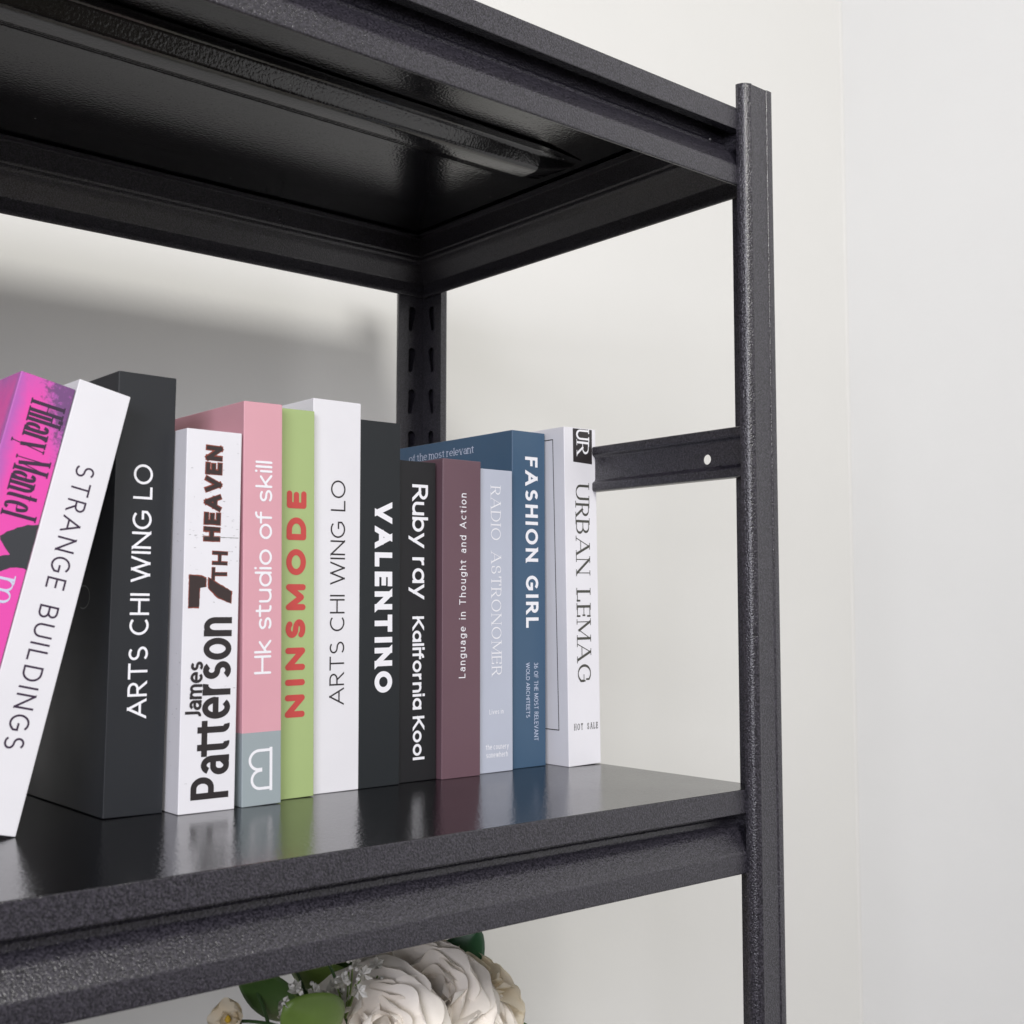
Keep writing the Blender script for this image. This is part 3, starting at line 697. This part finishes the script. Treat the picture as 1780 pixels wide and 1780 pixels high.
def petal_mesh(w, h, cup, curl, seed, th=.0005):
    r_ = random.Random(seed); nu, nv = 14, 12; v = []; ph = r_.uniform(0, 6); ruf = r_.uniform(.02, .045)
    for j in range(nv + 1):
        t = j / nv; ww = w * (.28 + .72 * math.sin(math.pi * min(1, t * .62 + .06)) ** .8) * (1 if t < .8 else math.sqrt(max(.0, 1 - ((t - .8) / .235) ** 2)) * .98 + .02)
        for i in range(nu + 1):
            s = i / nu * 2 - 1
            x = s * ww / 2; z = h * t * (1 - .10 * s * s * t)
            y = cup * (s * s) * w * .5 * (.4 + .6 * t) - curl * h * max(0, t - .55) ** 2 * 2.2 + .25 * cup * h * math.sin(math.pi * t) * -1
            y += ruf * w * math.sin(ph + s * 3.4) * t * t
            z += ruf * .5 * h * math.sin(ph * 2 + s * 4) * t ** 3
            v.append((x, y, z))
    f = [(j * (nu + 1) + i, j * (nu + 1) + i + 1, (j + 1) * (nu + 1) + i + 1, (j + 1) * (nu + 1) + i) for j in range(nv) for i in range(nu)]
    me = bpy.data.meshes.new('petal'); me.from_pydata(v, [], f); me.update()
    me.polygons.foreach_set('use_smooth', [True] * len(me.polygons))
    return me
def frame_from(axis):
    return Vector((0, 0, 1)).rotation_difference(Vector(axis).normalized()).to_euler()
bouquet_base = px3(690, 1760, 1.55); bx, by = bouquet_base.x, bouquet_base.y
ZS = -3.86 * U
bq = empty('flower_bouquet', (bx, by, ZS + .20), label='bouquet of ivory and cream roses with round green leaves, on the shelf below the books', cat='flowers')
bq_inv = Vector((-bx, -by, -(ZS + .20)))
def rose(center, rad, axis, mat, seed, layers=((3, .28, 6), (3, .42, 12), (4, .58, 22), (5, .76, 36), (5, .95, 52), (6, 1.08, 68))):
    r_ = random.Random(seed)
    rs = mobj('rose', *calyx(rad), M_STEM, bq, smooth=True); rs.location = center + bq_inv
    rs.rotation_euler = frame_from(axis)
    k = 0
    meshes = []
    for li, (n, s, op) in enumerate(layers):
        pm = petal_mesh(rad * 1.5 * (.42 + .62 * s), rad * (.55 + .72 * s), .55 - .06 * li, .15 + .16 * li, seed * 10 + li); pm.materials.append(mat)
        pm2 = petal_mesh(rad * 1.5 * (.42 + .62 * s), rad * (.52 + .70 * s), .50 - .05 * li, .2 + .15 * li, seed * 10 + li + 77); pm2.materials.append(mat)
        for i in range(n):
            az = 2 * math.pi * i / n + li * .7 + r_.uniform(-.15, .15); o_ = R(op + r_.uniform(-6, 6))
            p = bpy.data.objects.new('petal', pm if i % 2 else pm2); C.objects.link(p); p.parent = rs
            # petal: base ring, tipped outwards by o_
            m_ = Matrix.Rotation(az, 4, 'Z') @ Matrix.Translation((0, -rad * .10 * (s + .2), -rad * .55)) @ Matrix.Rotation(o_, 4, 'X') @ Matrix.Rotation(r_.uniform(-.12, .12), 4, 'Y')
            p.matrix_local = m_
    return rs
def calyx(rad):
    v = []; f = []; n = 12
    prof = [(0.02, -.85), (.16, -.82), (.30, -.68), (.34, -.55), (.22, -.45), (0.02, -.42)]
    for a, z in prof:
        for k in range(n): v.append((rad * a * math.cos(2 * math.pi * k / n), rad * a * math.sin(2 * math.pi * k / n), rad * z))
    for j in range(len(prof) - 1):
        for k in range(n): f.append((j * n + k, j * n + (k + 1) % n, (j + 1) * n + (k + 1) % n, (j + 1) * n + k))
    return v, f
def leaf(pts_px, yy, mat, cupv=.12, yaw=0):
    """leaf from base pixel to tip pixel with a width, laid in its own plane"""
    (bx_, by_), (tx_, ty_), w = pts_px
    a = px3(bx_, by_, yy); b = px3(tx_, ty_, yy - .12); d = b - a; L_ = d.length; e1 = d / L_
    side = e1.cross(fwd).normalized(); nrm = side.cross(e1)
    side = (Matrix.Rotation(yaw, 3, e1) @ side); nrm = side.cross(e1)
    nu, nv = 8, 12; v = []; wr = w / 278 * U
    for j in range(nv + 1):
        t = j / nv; hw_ = wr / 2 * (math.sin(math.pi * t ** .85)) ** .62 if 0 < t < 1 else .0004
        for i in range(nu + 1):
            s = i / nu * 2 - 1
            q = a + e1 * L_ * t + side * s * hw_ + nrm * (cupv * wr * (s * s) * .8 - .35 * cupv * L_ * math.sin(math.pi * t)) + nrm * (-.0006 * (1 - abs(s)) if abs(s) < .2 else 0)
            v.append(q + bq_inv)
    f = [(j * (nu + 1) + i, j * (nu + 1) + i + 1, (j + 1) * (nu + 1) + i + 1, (j + 1) * (nu + 1) + i) for j in range(nv) for i in range(nu)]
    o = mobj('leaf', v, f, mat, bq, smooth=True); s = o.modifiers.new('thick', 'SOLIDIFY'); s.thickness = .0005
    return o
def tube(name, pts, r0, r1, mat, parent, n=7, off=Vector((0, 0, 0))):
    P = [Vector(p) + off for p in pts]; v = []; f = []
    for i, p in enumerate(P):
        d = (P[min(i + 1, len(P) - 1)] - P[max(i - 1, 0)]).normalized(); s = d.orthogonal().normalized(); u = d.cross(s)
        r = r0 + (r1 - r0) * i / (len(P) - 1)
        if i and (s.dot(last) < 0): s = -s; u = -u
        last = s
        for k in range(n): a = 2 * math.pi * k / n; v.append(p + s * r * math.cos(a) + u * r * math.sin(a))
    for i in range(len(P) - 1):
        for k in range(n): f.append((i * n + k, i * n + (k + 1) % n, (i + 1) * n + (k + 1) % n, (i + 1) * n + k))
    f.append(tuple(range(n - 1, -1, -1))); f.append(tuple(range(len(v) - n, len(v))))
    return mobj(name, v, f, mat, parent, smooth=True)
def bez(a, b, c, n=10): return [a * (1 - t) ** 2 + b * 2 * t * (1 - t) + c * t * t for t in [k / n for k in range(n + 1)]]
neck = Vector((bx, by, ZS + .19))
roses = [(px3(662, 1788, 1.22), .032, (-.35, -.75, .55), M_PET, 1), (px3(752, 1722, 1.48), .038, (-.10, -.62, .78), M_PET, 2),
         (px3(818, 1690, 1.80), .034, (.25, -.35, .9), M_PET2, 3), (px3(848, 1765, 1.50), .036, (.55, -.6, .55), M_PET, 4),
         (px3(730, 1880, 1.25), .036, (-.1, -.9, .4), M_PET, 5), (px3(560, 1900, 1.5), .032, (-.6, -.6, .4), M_PET2, 6), (px3(690, 1745, 1.95), .03, (-.1, .3, .9), M_PET2, 7)]
for c_, r_, ax, mt, sd in roses:
    rs = rose(c_, r_, ax, mt, sd)
    st0 = c_ - Vector(ax).normalized() * r_ * .8
    tube('stem', bez(st0, st0 - Vector(ax).normalized() * .04, neck), .0018, .0022, M_STEM, bq, off=bq_inv)
leaf(((775, 1712), (832, 1612), 74), 2.0, M_LEAF3, yaw=.1)
leaf(((640, 1745), (505, 1668), 74), 1.75, M_LEAF, yaw=-.2)
leaf(((588, 1800), (500, 1752), 84), 1.10, M_LEAF, yaw=.3)
leaf(((520, 1775), (415, 1680), 58), 1.5, M_LEAF2, yaw=.1)
leaf(((670, 1760), (560, 1668), 90), 1.95, M_LEAF2, yaw=-.3)
leaf(((700, 1730), (640, 1652), 60), 2.1, M_LEAF2, yaw=.4)
leaf(((500, 1745), (446, 1700), 34), 1.6, M_LEAF, yaw=.7)
leaf(((560, 1790), (534, 1725), 40), 1.7, M_LEAF2, yaw=-.5)
leaf(((830, 1790), (918, 1785), 40), 1.9, M_LEAF2, yaw=.5)
for a, b, yy in (((455, 1722), (500, 1790), 1.45), ((516, 1690), (540, 1800), 1.6), ((571, 1675), (600, 1790), 1.4), ((405, 1775), (520, 1800), 1.3), ((425, 1690), (470, 1800), 1.42)):
    p = px3(*a, yy); q = px3(*b, yy)
    tube('stem', bez(p, (p + q) / 2 + Vector((.004, 0, .004)), q) + bez(q, (q + neck) / 2, neck)[1:], .0009, .0014, M_STEM, bq, off=bq_inv)
# filler sprigs: thin branching stalks with small star flowers and buds
def star_mesh(seed):
    r_ = random.Random(seed); v = []; f = []
    for k in range(6):
        a = 2 * math.pi * k / 6 + r_.uniform(-.2, .2); op = r_.uniform(.5, 1.0); d = Vector((math.cos(a) * op, math.sin(a) * op, 1)).normalized(); s = Vector((-math.sin(a), math.cos(a), 0))
        l = r_.uniform(.006, .0085); b0 = len(v); up_ = s.cross(d) * .0007
        v += [Vector((0, 0, 0)), d * l * .55 + s * .0017 + up_, d * l, d * l * .55 - s * .0017 + up_, d * l * .5 - up_ * 1.2]
        f += [(b0, b0 + 1, b0 + 2, b0 + 4), (b0, b0 + 4, b0 + 2, b0 + 3), (b0, b0 + 3, b0 + 2, b0 + 1)]
    return v, f
def bud_mesh(r):
    v = []; f = []; n = 7; prof = [(0, 0), (.7, .4), (1, 1.1), (.7, 1.9), (.15, 2.5)]
    for a, z in prof:
        for k in range(n): v.append((r * a * math.cos(2 * math.pi * k / n), r * a * math.sin(2 * math.pi * k / n), r * z))
    for j in range(4):
        for k in range(n): f.append((j * n + k, j * n + (k + 1) % n, (j + 1) * n + (k + 1) % n, (j + 1) * n + k))
    return v, f
stars = []
for s_ in range(3):
    me = bpy.data.meshes.new('blossom'); vv, ff = star_mesh(s_); me.from_pydata([tuple(q) for q in vv], [], ff); me.materials.append(M_FIL); stars.append(me)
bm_ = bpy.data.meshes.new('bud'); vv, ff = bud_mesh(.0014); bm_.from_pydata(vv, [], ff); bm_.materials.append(M_FIL); bm_.polygons.foreach_set('use_smooth', [True] * len(bm_.polygons))
r5 = random.Random(11)
for root, tips, yy in (((600, 1770), [(582, 1706), (606, 1690), (618, 1712), (628, 1700), (612, 1676), (594, 1726)], 1.30),
                       ((640, 1745), [(640, 1706), (656, 1697), (668, 1693), (648, 1722), (660, 1716)], 1.5),
                       ((545, 1790), [(512, 1728), (498, 1758), (524, 1740), (540, 1730), (556, 1733), (505, 1748)], 1.35),
                       ((596, 1800), [(574, 1745), (590, 1760), (566, 1728)], 1.4)):
    base = px3(*root, yy)
    sp = tube('filler_sprig', bez(base, (base + neck) / 2 + Vector((0, -.01, .02)), neck), .0008, .0012, M_STEM, bq, off=bq_inv)
    for tp in tips:
        q = px3(*tp, yy - r5.uniform(.0, .2)); d = (q - base).normalized()
        tube('stalk', bez(base, base.lerp(q, .5) + Vector((r5.uniform(-.003, .003), 0, .003)), q), .0007, .0005, M_LEAF, sp, 5, off=bq_inv)
        for j in range(3):
            me = stars[r5.randrange(3)] if j < 1 else bm_
            o = bpy.data.objects.new(me.name.split('.')[0], me); C.objects.link(o); o.parent = sp
            o.location = q + bq_inv + Vector((r5.uniform(-.0035, .0035), r5.uniform(-.002, .002), r5.uniform(-.006, .006)))
            o.rotation_euler = frame_from(d + Vector((r5.uniform(-.7, .7), -.4, r5.uniform(-.5, .5))))
# half open flower at the left edge of the bouquet
rose(px3(396, 1776, 1.3), .0125, (-.7, -.3, .5), M_PET2, 9, layers=((3, .5, 12), (4, .9, 40)))
vv, ff = bud_mesh(.0018); o = mobj('flower_centre', vv, ff, M_YEL, bq, smooth=True); o.location = px3(396, 1779, 1.25) + bq_inv
# vase under the bouquet
vase = empty('vase', (bx, by, ZS), label='round white ceramic vase under the bouquet on the lower shelf', cat='vase')
prof = [(.0, 0), (.032, 0), (.036, .003), (.052, .04), (.058, .08), (.050, .13), (.030, .17), (.026, .19), (.031, .203), (.029, .204), (.023, .19), (.026, .17), (.045, .13), (.0, .02)]
n = 40; v = [(a * math.cos(2 * math.pi * k / n), a * math.sin(2 * math.pi * k / n), z + .0004) for a, z in prof for k in range(n)]
f = [(j * n + k, j * n + (k + 1) % n, (j + 1) * n + (k + 1) % n, (j + 1) * n + k) for j in range(len(prof) - 1) for k in range(n)]
mobj('vase_body', v, f, mat_new('white_glaze', (.75, .74, .72), .18)[0], vase, smooth=True)
